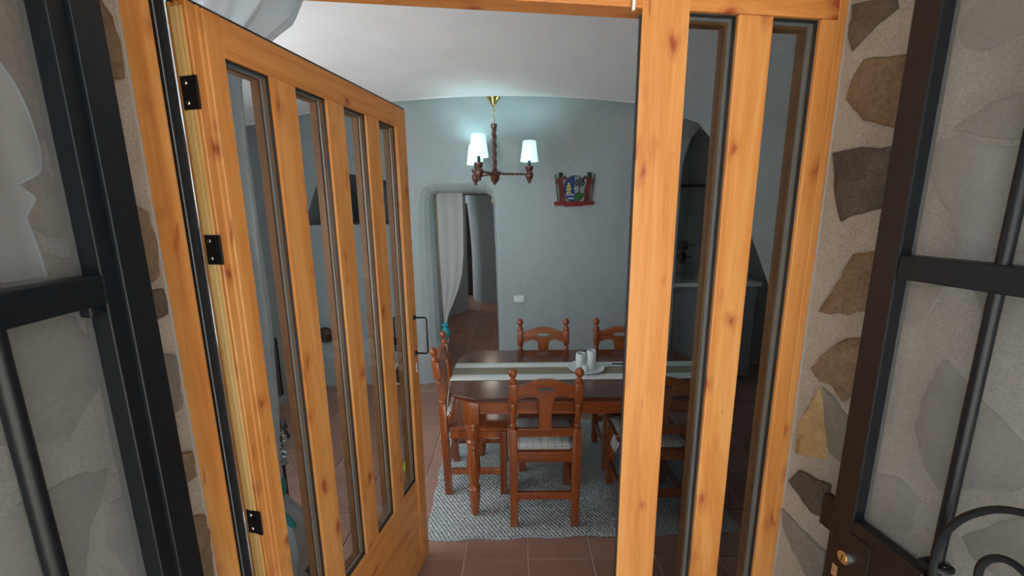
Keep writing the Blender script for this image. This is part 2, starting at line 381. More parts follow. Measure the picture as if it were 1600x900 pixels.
b.grid(lambda u, v: (farx(round(u*6), v*2.4), far[round(u*6)][1], v*2.4), 6, 14)
st(b.done('wall_passage_end', 'plaster', smooth=True))
st(B().box(-.02, .05, 3.95, 7.4, 0, 2.4).done('wall_passage_right', 'plaster', M=Matrix.Shear('XZ', 4, (0, 0)) if False else None))
st(B().box(-2.3, .1, 9.0, 9.1, 0, 2.4).done('wall_passage_far', 'plaster'))
st(B().box(-2.3, .75, 3.80+.42, 9.1, 2.38, 2.42).done('trim_2', 'ceiling_plaster'))
cb = thing('tall_cabinet', (-1.05, 8.3, 0), 0, 'dark brown tall cabinet far down the passage behind the curtained doorway', 'cabinet')
B().box(-.4, .4, -.2, .2, 0, 1.85, .01).done('body', 'dark_brown', cb)
for x in (-.2, .2):
    d = B().box(x-.18, x+.18, -.222, -.2, .05, 1.8, .006).done('door', 'dark_brown', cb)
    B().lathe([(.001, -.245), (.012, -.24), (.012, -.222)], (x*.2, 0, .95), 10, 'Y').done('knob', 'brass', d)
# kitchen beyond the arch
b = B(); b.box(1.49, 3.2, 4.3, 4.4, 0, 2.5); b.box(3.15, 3.25, 1.2, 4.4, 0, 2.5); b.box(1.49, 3.2, 1.1, 1.2, 0, 2.5)
b.box(1.49, 1.5, 3.66, 4.3, 0, 2.5); b.box(1.49, 1.5, 1.15, 1.5, 0, 2.5); b.box(1.27, 1.5, 1.15, 4.3, 2.5, 2.55)
st(b.done('wall_kitchen', 'plaster')); st(B().box(1.45, 3.25, 1.1, 4.4, 2.48, 2.55).done('trim_3', 'ceiling_plaster'))

# ------------------------------------------------------------ floor of terracotta tiles
fl = B().box(-2.3, 3.3, .55, 9.2, -.06, -.007).done('floor', 'grout'); st(fl)
T = .317; tb = B().box(-T/2+.005, T/2-.005, -T/2+.005, T/2-.005, -.012, 0, .0025)
tile0 = tb.done('tile', 'terracotta', fl); tile0.location = (.066-.5*T+T*.0, 1.7099-.5*T, 0)
cnt = 0
for j in range(-2, 13):
    for i in range(-6, 5):
        x = .066+(i-.5)*T; y = 1.7099+(j-.5)*T
        if y < 1.02 + .13*(x+.6) or x < XL+.05: continue
        if j > 7 and not (-1.6 < x < .2): continue
        if (i, j) == (0, 0): continue
        c = tile0.copy(); C.objects.link(c); c.location = (x+random.uniform(-.0012, .0012), y+random.uniform(-.0012, .0012), random.uniform(-.0012, .0008)); c.rotation_euler = (0, 0, random.choice((0, PI/2, PI)))
        cnt += 1
tb = B()   # the deep passage and kitchen floors recede too far to pick tiles apart
for j in range(13, 24):
    for i in range(-4, 3):
        x = .066+(i-.5)*T; y = 1.7099+(j-.5)*T; tb.box(x-T/2+.005, x+T/2-.005, y-T/2+.005, y+T/2-.005, -.012, 0)
for j in range(-1, 9):
    for i in range(5, 11):
        x = .066+(i-.5)*T; y = 1.7099+(j-.5)*T; tb.box(x-T/2+.005, x+T/2-.005, y-T/2+.005, y+T/2-.005, -.012, 0)
o = tb.done('tile_field', 'terracotta', fl); o['kind'] = 'stuff'

# ------------------------------------------------------------ stone reveals beside the door
def reveal(side):
    P0, s = (R0, -1) if side == 'R' else (L0, 1)
    def at(a, z, off): return P0 + RD*a + FD*(s*off) + Vector((0, 0, z))
    z0, z1 = -.02, 2.4
    def g(u, v):
        a = .9*u; z = z0+(z1-z0)*v
        d = .007*noise.noise(Vector((a*9, z*9, 3)))+.004*noise.noise(Vector((a*31, z*31, 9)))
        return tuple(at(a, z, d*(min(1, u*12))))
    w = st(B().grid(g, 60, 150).done('wall_reveal_'+('right' if side == 'R' else 'left'), 'mortar', smooth=True))
    return w, at
STN = {'R': [
 ('stone_dark', [(0.012, 2.124), (0.054, 2.114), (0.102, 2.098), (0.108, 2.076), (0.069, 2.061), (0.026, 2.029), (0.014, 2.058)]),
 ('stone_dark', [(0.006, 2.177), (0.069, 2.152), (0.049, 2.134), (0.01, 2.138)]),
 ('stone_brown', [(0.055, 2.004), (0.099, 1.991), (0.170, 1.972), (0.173, 1.845), (0.137, 1.852), (0.075, 1.879), (0.028, 1.932), (0.037, 1.975)]),
 ('stone_dark', [(0.012, 1.821), (0.052, 1.825), (0.139, 1.816), (0.146, 1.698), (0.102, 1.688), (0.054, 1.671), (0.03, 1.735)]),
 ('stone_brown', [(0.095, 1.599), (0.157, 1.615), (0.163, 1.495), (0.101, 1.465), (0.033, 1.455), (0.058, 1.51)]),
 ('stone_brown', [(0.076, 1.377), (0.109, 1.414), (0.164, 1.428), (0.156, 1.321), (0.124, 1.268), (0.091, 1.296), (0.062, 1.29), (0.03, 1.311)]),
 ('stone_ochre', [(0.061, 1.273), (0.092, 1.233), (0.105, 1.167), (0.106, 1.112), (0.076, 1.096), (0.022, 1.073), (0.02, 1.15)]),
 ('stone_grey', [(0.072, 1.279), (0.123, 1.248), (0.150, 1.229), (0.150, 1.126), (0.113, 1.13)]),
 ('stone_dark', [(0.011, 0.983), (0.038, 1.034), (0.125, 1.058), (0.122, 0.967), (0.088, 0.954), (0.047, 0.972)]),
 ('stone_grey', [(0.004, 0.894), (0.083, 0.89), (0.135, 0.886), (0.139, 0.799), (0.1, 0.777), (0.052, 0.807), (0.015, 0.853)]),
 ('stone_pale', [(0.218, 1.996), (0.232, 2.019), (0.248, 2.044), (0.321, 2.033), (0.36, 1.98), (0.296, 1.955), (0.263, 1.946), (0.235, 1.962)]),
 ('stone_pale', [(0.236, 1.829), (0.284, 1.863), (0.344, 1.869), (0.371, 1.789), (0.301, 1.806)]),
 ('stone_pale', [(0.214, 1.807), (0.248, 1.820), (0.302, 1.795), (0.375, 1.770), (0.385, 1.627), (0.315, 1.62), (0.278, 1.632), (0.265, 1.681), (0.231, 1.726), (0.213, 1.766)]),
 ('stone_grey', [(0.291, 1.433), (0.345, 1.387), (0.373, 1.367), (0.426, 1.332), (0.438, 1.285), (0.39, 1.242), (0.322, 1.194), (0.293, 1.223), (0.268, 1.281), (0.270, 1.353)]),
 ('stone_grey', [(0.365, 1.135), (0.402, 1.193), (0.448, 1.244), (0.471, 1.148), (0.417, 1.107), (0.383, 1.11)]),
 ('stone_pale', [(0.203, 1.553), (0.271, 1.562), (0.256, 1.507), (0.24, 1.476), (0.208, 1.482)]),
 ('stone_pale', [(0.301, 1.575), (0.392, 1.579), (0.40, 1.527), (0.364, 1.514), (0.331, 1.521)]),
 ('stone_pale', [(0.206, 1.143), (0.256, 1.173), (0.303, 1.152), (0.299, 1.079), (0.255, 1.055), (0.203, 1.039), (0.192, 1.103)]),
 ('stone_pale', [(0.184, 1.398), (0.217, 1.363), (0.235, 1.28), (0.203, 1.261), (0.189, 1.326)])],
 'L': [
 ('stone_brown', [(0.211, 1.975), (0.185, 1.987), (0.17, 1.932), (0.168, 1.877), (0.17, 1.814), (0.209, 1.795), (0.224, 1.851), (0.238, 1.89)]),
 ('stone_brown', [(0.064, 2.064), (0.028, 2.028), (0.02, 1.974), (0.024, 1.930), (0.054, 1.92), (0.064, 1.994)]),
 ('stone_brown', [(0.237, 1.742), (0.197, 1.76), (0.178, 1.733), (0.179, 1.666), (0.214, 1.669), (0.243, 1.691)]),
 ('stone_brown', [(0.221, 1.648), (0.181, 1.636), (0.183, 1.603), (0.224, 1.606)]),
 ('stone_grey', [(0.32, 1.574), (0.25, 1.565), (0.2, 1.551), (0.179, 1.478), (0.193, 1.428), (0.231, 1.397), (0.255, 1.379), (0.301, 1.407), (0.35, 1.427)]),
 ('stone_grey', [(0.30, 1.329), (0.253, 1.323), (0.203, 1.301), (0.231, 1.257), (0.256, 1.234), (0.278, 1.171), (0.327, 1.203), (0.371, 1.263), (0.354, 1.312), (0.329, 1.336)]),
 ('stone_grey', [(0.206, 1.242), (0.153, 1.232), (0.144, 1.147), (0.159, 1.042), (0.214, 1.102), (0.233, 1.18)]),
 ('stone_brown', [(0.064, 1.729), (0.022, 1.705), (0.012, 1.646), (0.021, 1.583), (0.066, 1.573), (0.070, 1.638)]),
 ('stone_dark', [(0.066, 1.562), (0.018, 1.559), (0.015, 1.507), (0.065, 1.503)]),
 ('stone_grey', [(0.062, 1.437), (0.018, 1.425), (0.022, 1.315), (0.067, 1.309), (0.069, 1.381)]),
 ('stone_brown', [(0.057, 1.232), (0.018, 1.213), (0.022, 1.155), (0.057, 1.160)]),
 ('stone_brown', [(0.05, 1.084), (0.010, 1.055), (0.009, 0.954), (0.02, 0.89), (0.058, 0.909)]),
 ('stone_brown', [(0.125, 2.042), (0.074, 2.041), (0.074, 1.976), (0.076, 1.909), (0.102, 1.909), (0.128, 1.97)]),
 ('stone_grey', [(0.158, 1.798), (0.112, 1.794), (0.100, 1.736), (0.13, 1.695), (0.163, 1.723)])]}
def inside(p, poly):
    c = False; j = len(poly)-1
    for i in range(len(poly)):
        if (poly[i][1] > p[1]) != (poly[j][1] > p[1]) and p[0] < (poly[j][0]-poly[i][0])*(p[1]-poly[i][1])/(poly[j][1]-poly[i][1])+poly[i][0]: c = not c
        j = i
    return c
for side in 'RL':
    wl, at = reveal(side); polys = list(STN[side]); rnd = random.Random(3 if side == 'R' else 5)
    cents = [(sum(p[0] for p in q)/len(q), sum(p[1] for p in q)/len(q)) for _, q in polys]
    for _ in range(900):    # the rest of the wall, out of the photograph's frame
        c = (rnd.uniform(.07, .84), rnd.uniform(.08, 2.3))
        seen = (.70 < c[1] < 2.2 and c[0] < .46)
        if seen or any(math.hypot((c[0]-d[0]), (c[1]-d[1])) < .145 for d in cents): continue
        k = rnd.randint(5, 8); r = rnd.uniform(.045, .068); ph = rnd.random()*6
        polys.append((rnd.choice(('stone_brown', 'stone_grey', 'stone_dark', 'stone_grey', 'stone_ochre')), [(c[0]+r*rnd.uniform(.75, 1.15)*math.cos(ph+2*PI*i/k), c[1]+1.2*r*rnd.uniform(.75, 1.15)*math.sin(ph+2*PI*i/k)) for i in range(k)])); cents.append(c)
    for mt, q in polys:
        pts = []
        for i in range(len(q)):
            a, c = q[i], q[(i+1) % len(q)]; nseg = max(1, int(math.dist(a, c)/.018))
            for k in range(nseg):
                f = k/nseg; j = .0035 if k else .001
                pts.append((a[0]+(c[0]-a[0])*f+rnd.uniform(-j, j), a[1]+(c[1]-a[1])*f+rnd.uniform(-j, j)))
        cx = sum(p[0] for p in pts)/len(pts); cz = sum(p[1] for p in pts)/len(pts); n = len(pts); vs = []
        h = rnd.uniform(.004, .008)
        for sc, of in ((1.03, -.012), (1.0, .002+h*.4), (.93, .002+h), (.5, .004+h)):
            for p in pts:
                a = cx+(p[0]-cx)*sc; z = cz+(p[1]-cz)*sc
                vs.append(tuple(at(max(a, .001), z, of+(.003*noise.noise(Vector((a*40, z*40, 1))) if of > 0 else 0))))
        vs.append(tuple(at(cx, cz, .004+h)))
        fs = [(r*n+k, r*n+(k+1) % n, (r+1)*n+(k+1) % n, (r+1)*n+k) for r in range(3) for k in range(n)]+[(3*n+k, 3*n+(k+1) % n, 4*n) for k in range(n)]
        B().faces(vs, fs).done('stone', mt, wl, smooth=True)
# pale silicone line and plaster edge where the pine frame meets the stone
sb = B().box(-.010, .001, -.006, .02, 0, 2.22, .003).box(1.4245, 1.434, -.004, .02, 0, 2.22, .003).done('trim_4', 'silicone'); sb.location = L0; sb.rotation_euler = (0, 0, FA); st(sb)

# ------------------------------------------------------------ pine door frame and leaves
PV, PH = 'pine_vertical', 'pine_horizontal'
fr = fac('trim_5', kind='structure')
B().prism([(0, 0), (.046, 0), (.0465, .004), (.013, .060), (0, .060)], 0, 2.185, 'XY').done('jamb', PV, fr)
B().box(0, .008, .060, .085, 0, 2.185, .001).done('jamb_rebate', 'pine_pale', fr)
B().box(.011, .0215, .060, .068, 0, 2.12).box(.0215, .031, .048, .056, 0, 2.12).box(.029, .040, .052, .058, 0, 2.12).done('gasket', 'black_gasket', fr)
B().box(.0265, .0278, .0465, .049, 0, 2.12).done('gasket_lip', 'spacer', fr)
B().box(1.404, 1.426, 0, .075, 0, 2.185, .002).done('jamb', PV, fr)
B().box(.048, 1.404, 0, .05, 2.101, 2.185, .002).done('head', PH, fr)
B().box(.048, 1.404, .05, .085, 2.125, 2.185, .001).done('head_rebate', PH, fr)
B().box(.048, 1.404, .02, .16, -.006, .004, .001).done('threshold', 'steel', fr)
def pane_set(root, x0, x1, z0, z1):
    g = B().box(x0-.006, x1+.006, .016, .021, z0-.006, z1+.006).done('pane', 'door_glass', root)
    k = .003
    q = B()
    for a, b_, c, d in ((x0, x0+k, z0, z1), (x1-k, x1, z0, z1), (x0+k, x1-k, z0, z0+k), (x0+k, x1-k, z1-k, z1)): q.box(a, b_, .008, .0155, c, d)
    q.done('gasket', 'black_gasket', root)
    q = B(); k = .007
    for a, b_, c, d in ((x0, x0+k, z0, z1), (x1-k, x1, z0, z1), (x0+k, x1-k, z0, z0+k), (x0+k, x1-k, z1-k, z1)): q.box(a, b_, .0215, .0275, c, d)
    q.done('glazing_spacer', 'spacer', root)
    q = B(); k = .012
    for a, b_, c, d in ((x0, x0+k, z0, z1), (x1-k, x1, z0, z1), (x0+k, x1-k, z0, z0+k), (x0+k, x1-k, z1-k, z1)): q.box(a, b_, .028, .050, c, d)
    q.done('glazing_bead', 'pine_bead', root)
# open leaf
LW, LT = .903, .048
d1 = thing('door_1', (-.6249, .8652, 0), 1.3533, kind='structure')
u0, w_, m_ = .0746, .124, .0825; ZA, ZB, ZT = 2.027, .474, 2.106
prof = [(0, .002), (.002, 0), (.016, 0), (.018, .0035), (.022, .0035), (.024, 0), (.030, 0), (.032, .003), (.035, .003), (.037, 0), (u0, 0), (u0, LT), (.003, LT), (0, .046), (0, .040), (.006, .038), (.006, .030), (0, .028), (0, .022), (.004, .0205), (.004, .0165), (0, .015)]
B().prism(prof, .008, ZT, 'XY').done('hinge_stile', PV, d1)
B().box(-.0008, .0008, .0285, .039, .02, ZT-.01, .0003).box(-.0022, .0008, .0185, .026, .02, ZT-.01, .0006).box(-.0012, .0008, .009, .0165, .02, ZT-.01, .0004).done('edge_strip', 'pine_pale', d1)
uu = [u0+i*(w_+m_) for i in range(4)]
for i in range(3): B().box(uu[i]+w_, uu[i+1], 0, LT, ZB, ZA, .002).done('mullion', PV, d1)
B().box(uu[3]+w_, LW, 0, LT, .008, ZT, .003).done('lock_stile', PV, d1)
B().box(u0, uu[3]+w_, 0, LT, ZA, ZT, .0015).done('top_rail', PH, d1)
B().box(0.0, LW, .004, LT-.004, ZT, ZT+.006).done('top_weatherstrip', 'black_gasket', d1)
B().box(u0, uu[3]+w_, .003, LT-.003, .13, ZB, .001).done('bottom_panel', PH, d1)
B().prism([(u0, .008), (uu[3]+w_, .008), (uu[3]+w_, .105), (u0, .105)], -.0, LT, 'XZ', .003).done('bottom_rail', PH, d1)
B().prism([(.105, -.004), (.132, .003), (.132, .02), (.105, .02)], u0, uu[3]+w_, 'YZ').done('panel_moulding', PH, d1) if False else B().prism([(-.0, .105), (.0035, .132), (.02, .132), (.02, .105)], u0, uu[3]+w_, 'YZ').done('panel_moulding', PH, d1)
B().box(uu[3]+w_+.001, uu[3]+w_+.012, -.005, .001, .10, ZA, .002).done('bead', PV, d1)
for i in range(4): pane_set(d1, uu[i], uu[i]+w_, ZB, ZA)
for z in (1.938, 1.623, .951, .25):
    h = B().box(-.003, 0, -.001, .036, z-.032, z+.032, .001).box(-.006, -.0005, -.0065, .006, z-.032, z+.032, .0025).done('hinge', 'black_metal', d1)
    for dz in (-.019, .019): B().lathe([(.001, -.0048), (.0035, -.0046), (.0045, -.003), (.0045, -.002)], (0, .024, z+dz), 10, 'X').done('screw', 'chrome', h)
hz0, hz1, hu = 1.075, 1.24, .878
h = B().tube([(hu, .0, hz1), (hu, -.014, hz1), (hu+.006, -.05, hz1), (hu+.008, -.056, hz1-.006), (hu+.008, -.056, hz0+.006), (hu+.006, -.05, hz0), (hu, -.014, hz0), (hu, 0, hz0)], .0042, 8).done('handle', 'black_metal', d1, smooth=True)
for z in (hz0, hz1): B().lathe([(.001, -.007), (.009, -.006), (.012, 0)], (hu, 0, z), 14, 'Y').done('rosette', 'black_metal', h)
lc = B().box(hu-.006, hu+.006, -.004, 0, .985, 1.03, .0015).done('lock_plate', 'chrome', d1)
B().lathe([(.001, -.010), (.006, -.0095), (.007, -.004)], (hu, 0, 1.004), 12, 'Y').done('lock_cylinder', 'steel', lc)
h = B().tube([(hu, LT, 1.24), (hu, LT+.05, 1.236), (hu, LT+.05, 1.079), (hu, LT, 1.075)], .0042, 8).done('inner_handle', 'black_metal', d1, smooth=True)
# fixed leaf
d2 = fac('door_2', kind='structure')
s1, s2, s3, s4, s5 = .957, 1.0592, 1.1703, 1.2510, 1.3635
for a, b_, nm in ((s1, s2, 'lock_stile'), (s3, s4, 'mullion'), (s5, 1.4035, 'hinge_stile')): (B().prism([(a, -.0005), (b_, -.0005), (b_, .05), (a+.020, .05), (a+.001, .007)], .008, 2.185, 'XY') if nm == 'lock_stile' else B()).box(a+.02 if nm == 'lock_stile' else a, b_, .001 if nm == 'lock_stile' else -.0005, .049, .008 if nm != 'mullion' else .474, 2.185 if nm == 'lock_stile' else 2.1, .0025).done(nm, PV, d2)
B().box(s1-.0025, s1+.002, .005, .010, .008, 2.09).done('edge_gasket', 'black_gasket', d2)
B().box(s2, s5, 0, .048, .008, .474, .002).done('bottom_panel', PH, d2)
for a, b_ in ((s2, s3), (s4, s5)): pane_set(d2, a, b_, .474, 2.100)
B().tube([(s1-.022, -.006, 2.092), (s1-.022, -.010, 2.14)], .0035, 8).done('head_bolt', 'white_plastic', d2)

# ------------------------------------------------------------ wrought iron gates folded back against the reveals
def gate(side):
    R = side == 'R'; sg = 1 if R else -1; off = .10 if R else .08
    P = (R0-FD*off if R else L0+FD*off)+RD*.84
    ang = math.atan2(FV.y, FV.x)
    g = thing('iron_gate', (P.x, P.y, 0), ang, 'black iron gate leaf with lock plate and scrolls on the right stone wall' if R else 'black iron gate leaf with white cloth behind its glass on the left wall', 'gate', None)
    X = lambda s: .84-s
    def bx(name, sa, sb, y0, y1, z0, z1, mat='iron', bev=.002, par=None):
        ya, yb = sorted((-sg*y0, -sg*y1))     # y positive = towards the wall
        return B().box(X(sb), X(sa), ya, yb, z0, z1, bev).done(name, mat, par or g)
    tk = .034
    if R:
        bx('free_stile', .222, .264, 0, tk, .05, 2.25); fs = .264
        bx('face_strip', .2225, .2635, -.0015, .0, .05, 2.25, 'iron_face', .0005)
    else:
        bx('free_stile', .212, .240, 0, tk, .05, 2.25); bx('closing_flange', .162, .213, -.006, tk-.01, .05, 2.25); fs = .240
    bx('hinge_stile', .800, .840, 0, tk, .05, 2.25)
    bx('top_rail', fs, .80, 0, tk, 2.21, 2.25); bx('middle_rail', fs, .80, 0, tk, 1.577, 1.618); bx('bottom_rail', fs, .80, 0, tk, .05, .09)
    bx('lower_rail', fs, .80, 0, tk, .85 if not R else .80, .89 if not R else .84)
    bx('pane', fs-.004, .802, tk-.010, tk-.006, 1.612, 2.212, 'gate_glass', 0)
    if R: bx('pane', fs-.004, .802, tk-.010, tk-.006, .835, 1.58, 'gate_glass', 0)
    else: bx('pane', fs-.004, .802, tk-.010, tk-.006, .885, 1.58, 'gate_glass', 0)
    bx('sheet_panel', fs, .80, .012, .016, .09, .80, 'iron', 0)
    for s in ((.392, .55, .70) if R else (.372, .52, .66)):
        for za, zb in ((1.617, 2.211), (.84, 1.578)):
            B().tube([(X(s), -sg*.012, za), (X(s), -sg*.012, zb)], .0085 if R else .010, 12).done('bar', 'iron', g, smooth=True)
    def sc(pts, r=.0052):
        P_ = [Vector((X(a), sg*.006, z)) for a, z in pts]; out = []
        for i in range(len(P_)-1):
            p0, p1, p2, p3 = P_[max(i-1, 0)], P_[i], P_[i+1], P_[min(i+2, len(P_)-1)]
            for k in range(5):
                t = k/5; out.append(.5*((2*p1)+(p2-p0)*t+(2*p0-5*p1+4*p2-p3)*t*t+(3*p1-p0-3*p2+p3)*t**3))
        out.append(P_[-1]); B().tube(out, r, 8).done('scroll', 'iron', g, smooth=True)
    if R:
        # lock box under the lower opening of the free end
        B().prism([(X(.222), .86), (X(.222), 1.092), (X(.264), 1.092), (X(.385), 1.092), (X(.385), .86)], -.0, -sg*tk, 'XZ', .002).done('lock_plate', 'iron_face', g)
        bx('lock_cover', .236, .305, -.0025, 0, .90, 1.065, 'iron_face', .001)
        c = B().lathe([(.001, .010), (.0125, .0095), (.0135, .0)], (X(.264), 0, 1.008), 20, 'Y').done('lock_cylinder', 'chrome', g, smooth=True)
        B().lathe([(.001, .0125), (.0078, .0122), (.0085, .0095)], (X(.264), 0, 1.008), 16, 'Y').done('keyhole', 'brass', c, smooth=True)
        B().box(X(.264)-.0012, X(.264)+.0012, .012, .0129, 1.002, 1.014).done('key_slot', 'black_paint', c)
        bx('keyhole_slot', .240, .252, -.0032, -.002, .945, .972, 'chrome', .001)
        bx('edge_block', .186, .222, .010, .028, 1.02, 1.095, 'iron_face', .003)  # small dark block just past the stile, beside the lock
        B().tube([(X(.392)+.017*math.cos(a), -sg*.012+.017*math.sin(a), 1.108+.012*math.sin(a*.5)) for a in [i*PI/8 for i in range(16)]], .005, 8, True).done('collar', 'iron', g, smooth=True)
        sc([(.60, 1.305), (.53, 1.302), (.468, 1.284), (.430, 1.246), (.408, 1.200), (.400, 1.155), (.404, 1.10), (.425, 1.04), (.47, 1.0)])
        sc([(.54, 1.17), (.51, 1.200), (.482, 1.212), (.462, 1.200), (.452, 1.175), (.456, 1.145), (.475, 1.125), (.492, 1.14)])
    else:
        bx('hinge_lug', .242, .262, .004, .02, 1.562, 1.578, 'iron', .003)
    return g
gate('R'); gate('L')
# white sheer cloth behind the left gate's upper glass
def atL(a, z, off): return L0+RD*a+FD*off+Vector((0, 0, z))
edge = [(.245, 2.20), (.258, 1.96), (.255, 1.895), (.245, 1.865), (.231, 1.810), (.225, 1.782), (.236, 1.757), (.262, 1.738), (.250, 1.722), (.262, 1.697), (.259, 1.66), (.257, 1.62)]
def shf(u, v):
    k = v*(len(edge)-1); i = min(int(k), len(edge)-2); f = k-i; a = edge[i][0]*(1-f)+edge[i+1][0]*f; z = edge[i][1]*(1-f)+edge[i+1][1]*f
    s = a+(.62-a)*u; return tuple(atL(s, z, .024+.004*math.sin(s*60+z*7)+.003*math.sin(s*140+3*z)))
o = B().grid(shf, 60, 55).done('sheer_cloth', 'sheer_cloth', smooth=True); tag(o, 'white sheer cloth hanging behind the upper glass of the left gate', 'curtain')
o2 = B().tube([shf(0, v/60) for v in range(61)], .0016, 6).done('hem', 'curtain_cloth', o, smooth=True)

# ------------------------------------------------------------ dining table
TZ = .744; X0, X1, Y0, Y1 = -.352, 1.15, 1.925, 2.66
tbl = thing('dining_table', ((X0+X1)/2, (Y0+Y1)/2, .006), 0, 'dark cherry dining table with clipped corners and turned legs', 'table')
hx, hy = (X1-X0)/2, (Y1-Y0)/2; c = .155
oc = lambda d, k=0: [(-hx+c+k-d*0, -hy+d), (hx-c-k, -hy+d), (hx-d-c*.25, -hy+c*.32+d*.5), (hx-d, -hy+c+k), (hx-d, hy-c-k), (hx-d-c*.25, hy-c*.32-d*.5), (hx-c-k, hy-d), (-hx+c+k, hy-d), (-hx+d+c*.25, hy-c*.32-d*.5), (-hx+d, hy-c-k), (-hx+d, -hy+c+k), (-hx+d+c*.25, -hy+c*.32+d*.5)]
B().prism(oc(0), TZ-.022, TZ, 'XY', .004).done('tabletop', 'cherry_table', tbl)
B().prism(oc(.012), TZ-.034, TZ-.0225, 'XY', .003).done('top_moulding', 'cherry_horizontal', tbl)
ax, ay = hx-.13, hy-.085
for y in (-ay, ay): B().box(-ax, ax, y-.011, y+.011, TZ-.125, TZ-.034, .002).box(-ax, ax, y-.015, y+.015, TZ-.125, TZ-.112, .003).done('apron', 'cherry_horizontal', tbl)
for x in (-ax, ax): B().box(x-.011, x+.011, -ay, ay, TZ-.125, TZ-.034, .002).done('apron', 'cherry_vertical', tbl)
lp = [(.018, 0), (.022, .02), (.030, .10), (.033, .13), (.030, .145), (.035, .155), (.035, .172), (.026, .182), (.024, .20), (.034, .25), (.038, .31), (.036, .36), (.026, .405), (.032, .415), (.032, .428), (.026, .437), (.036, .447), (.036, .46), (.028, .47), (.036, .52), (.030, .545), (.040, .555), (.040, .565), (.034, .575)]
for x in (-ax, ax):
    for y in (-ay, ay): B().lathe(lp, (x, y, .0), 20).box(x-.042, x+.042, y-.042, y+.042, .575, TZ-.034, .004).done('leg', 'cherry_vertical', tbl, smooth=True)
# rug thickness lifts legs: rug lies flat and thin, legs press in

# ------------------------------------------------------------ chairs
def make_chair():
    r = thing('dining_chair', (0, 0, 0), 0, 'x', 'chair', 'cherry dining chairs round the table')
    parts = []
    def fin(*a, **k): parts.append(B_.done(*a, **k)); return parts[-1]
    W2, D = .165, .335
    lean = lambda z: -.058*max(0, (z-.45))/.48
    for s in (-1, 1):
        x = s*W2
        B_ = B().box(x-.021, x+.021, -.021, .021, 0, .585, .003)
        B_.lathe([(.019, .585), (.014, .59), (.018, .60), (.018, .607), (.012, .614), (.016, .628), (.017, .64), (.012, .655), (.016, .668), (.017, .68), (.012, .695), (.016, .708), (.017, .722), (.012, .733), (.019, .742), (.019, .75)], (x, 0, 0), 12)
        B_.box(x-.021, x+.021, -.020, .020, .75, .85, .004)
        B_.lathe([(.019, .85), (.022, .856), (.020, .866), (.011, .874), (.010, .882), (.017, .889), (.0225, .902), (.0225, .912), (.016, .926), (.007, .933), (.001, .935)], (x, 0, 0), 14)
        for v in B_.bm.verts: v.co.y += lean(v.co.z)
        fin('back_post', 'cherry_vertical', r, True)
        B_ = B().box(x-.020, x+.020, D-.020, D+.020, 0, .415, .003); fin('leg', 'cherry_vertical', r)
        B_ = B().box(x-.010, x+.010, .021, D-.02, .372, .425, .002); fin('side_rail', 'cherry_vertical', r)
        B_ = B().box(x-.010, x+.010, .021, D-.02, .130, .165, .002); fin('side_stretcher', 'cherry_vertical', r)
    B_ = B().box(-W2+.02, W2-.02, -.011, .011, .385, .445, .002); fin('rear_rail', 'cherry_horizontal', r)
    B_ = B().box(-W2+.02, W2-.02, D-.011, D+.011, .372, .425, .002); fin('front_rail', 'cherry_horizontal', r)
    B_ = B().box(-W2+.02, W2-.02, -.009, .009, .160, .203, .002); fin('rear_stretcher', 'cherry_horizontal', r)
    B_ = B().box(-W2+.02, W2-.02, D-.009, D+.009, .225, .262, .002); fin('front_stretcher', 'cherry_horizontal', r)
    B_ = B().prism([(-W2+.022, -.012), (W2-.022, -.012), (W2-.022, .02), (W2+.025, .022), (W2+.03, D+.03), (-W2-.03, D+.03), (-W2-.025, .022), (-W2+.022, .02)], .425, .443, 'XY', .004); fin('seat', 'cherry_horizontal', r)
    B_ = B().box(-W2+.02, W2-.02, -.011, .011, .540, .588, .003)
    for v in B_.bm.verts: v.co.y += lean(v.co.z)
    fin('lower_back_rail', 'cherry_horizontal', r)
    # crest rail with slot: built as outline ring
    a = W2-.020
    top = [(-a, .838), (-a*.8, .842), (-a*.55, .856), (-a*.25, .868), (0, .871), (a*.25, .868), (a*.55, .856), (a*.8, .842), (a, .838)]
    bot = [(a, .765), (a*.85, .768), (a*.62, .781), (a*.42, .780), (a*.30, .768), (-a*.30, .768), (-a*.42, .780), (-a*.62, .781), (-a*.85, .768), (-a, .765)]
    slot = [(.042*math.cos(t)*(1), .815+.0135*math.sin(t)) for t in [0]] ; slot = []
    for k in range(9): slot.append((.030+.0135*math.sin(k*PI/8), .815+.0135*math.cos(k*PI/8)))
    for k in range(9): slot.append((-.030-.0135*math.sin(k*PI/8), .815-.0135*math.cos(k*PI/8)))
    outer = top+bot; loops = [[Vector((x, z, 0)) for x, z in outer], [Vector((x, z, 0)) for x, z in slot]]
    tri = tessellate_polygon(loops); flat = outer+slot; n = len(flat); vs = [(x, d, z) for d in (-.011, .011) for x, z in flat]
    fs = [tuple(q) for q in tri]+[tuple(n+i for i in reversed(q)) for q in tri]
    no = len(outer)
    fs += [(k, (k+1) % no, n+(k+1) % no, n+k) for k in range(no)]
    ns = len(slot); fs += [(no+k, no+(k+1) % ns, n+no+(k+1) % ns, n+no+k) for k in range(ns)]
    B_ = B().faces(vs, fs)
    for v in B_.bm.verts: v.co.y += lean(v.co.z)
    fin('crest_rail', 'cherry_horizontal', r)
    B_ = B().prism([(-.033, .585), (.033, .585), (.036, .60), (.031, .66), (.036, .72), (.042, .765), (.044, .785), (-.044, .785), (-.042, .765), (-.036, .72), (-.031, .66), (-.036, .60)], -.008, .008, 'XZ', .002)
    for v in B_.bm.verts: v.co.y += lean(v.co.z)
    fin('splat', 'cherry_vertical', r)
    SRC[r.name] = parts; return r
ch = make_chair(); ch.location = (.165, 1.925, .006); ch['label'] = 'dining chair with its back to the camera, in the middle foreground, whole back in view'
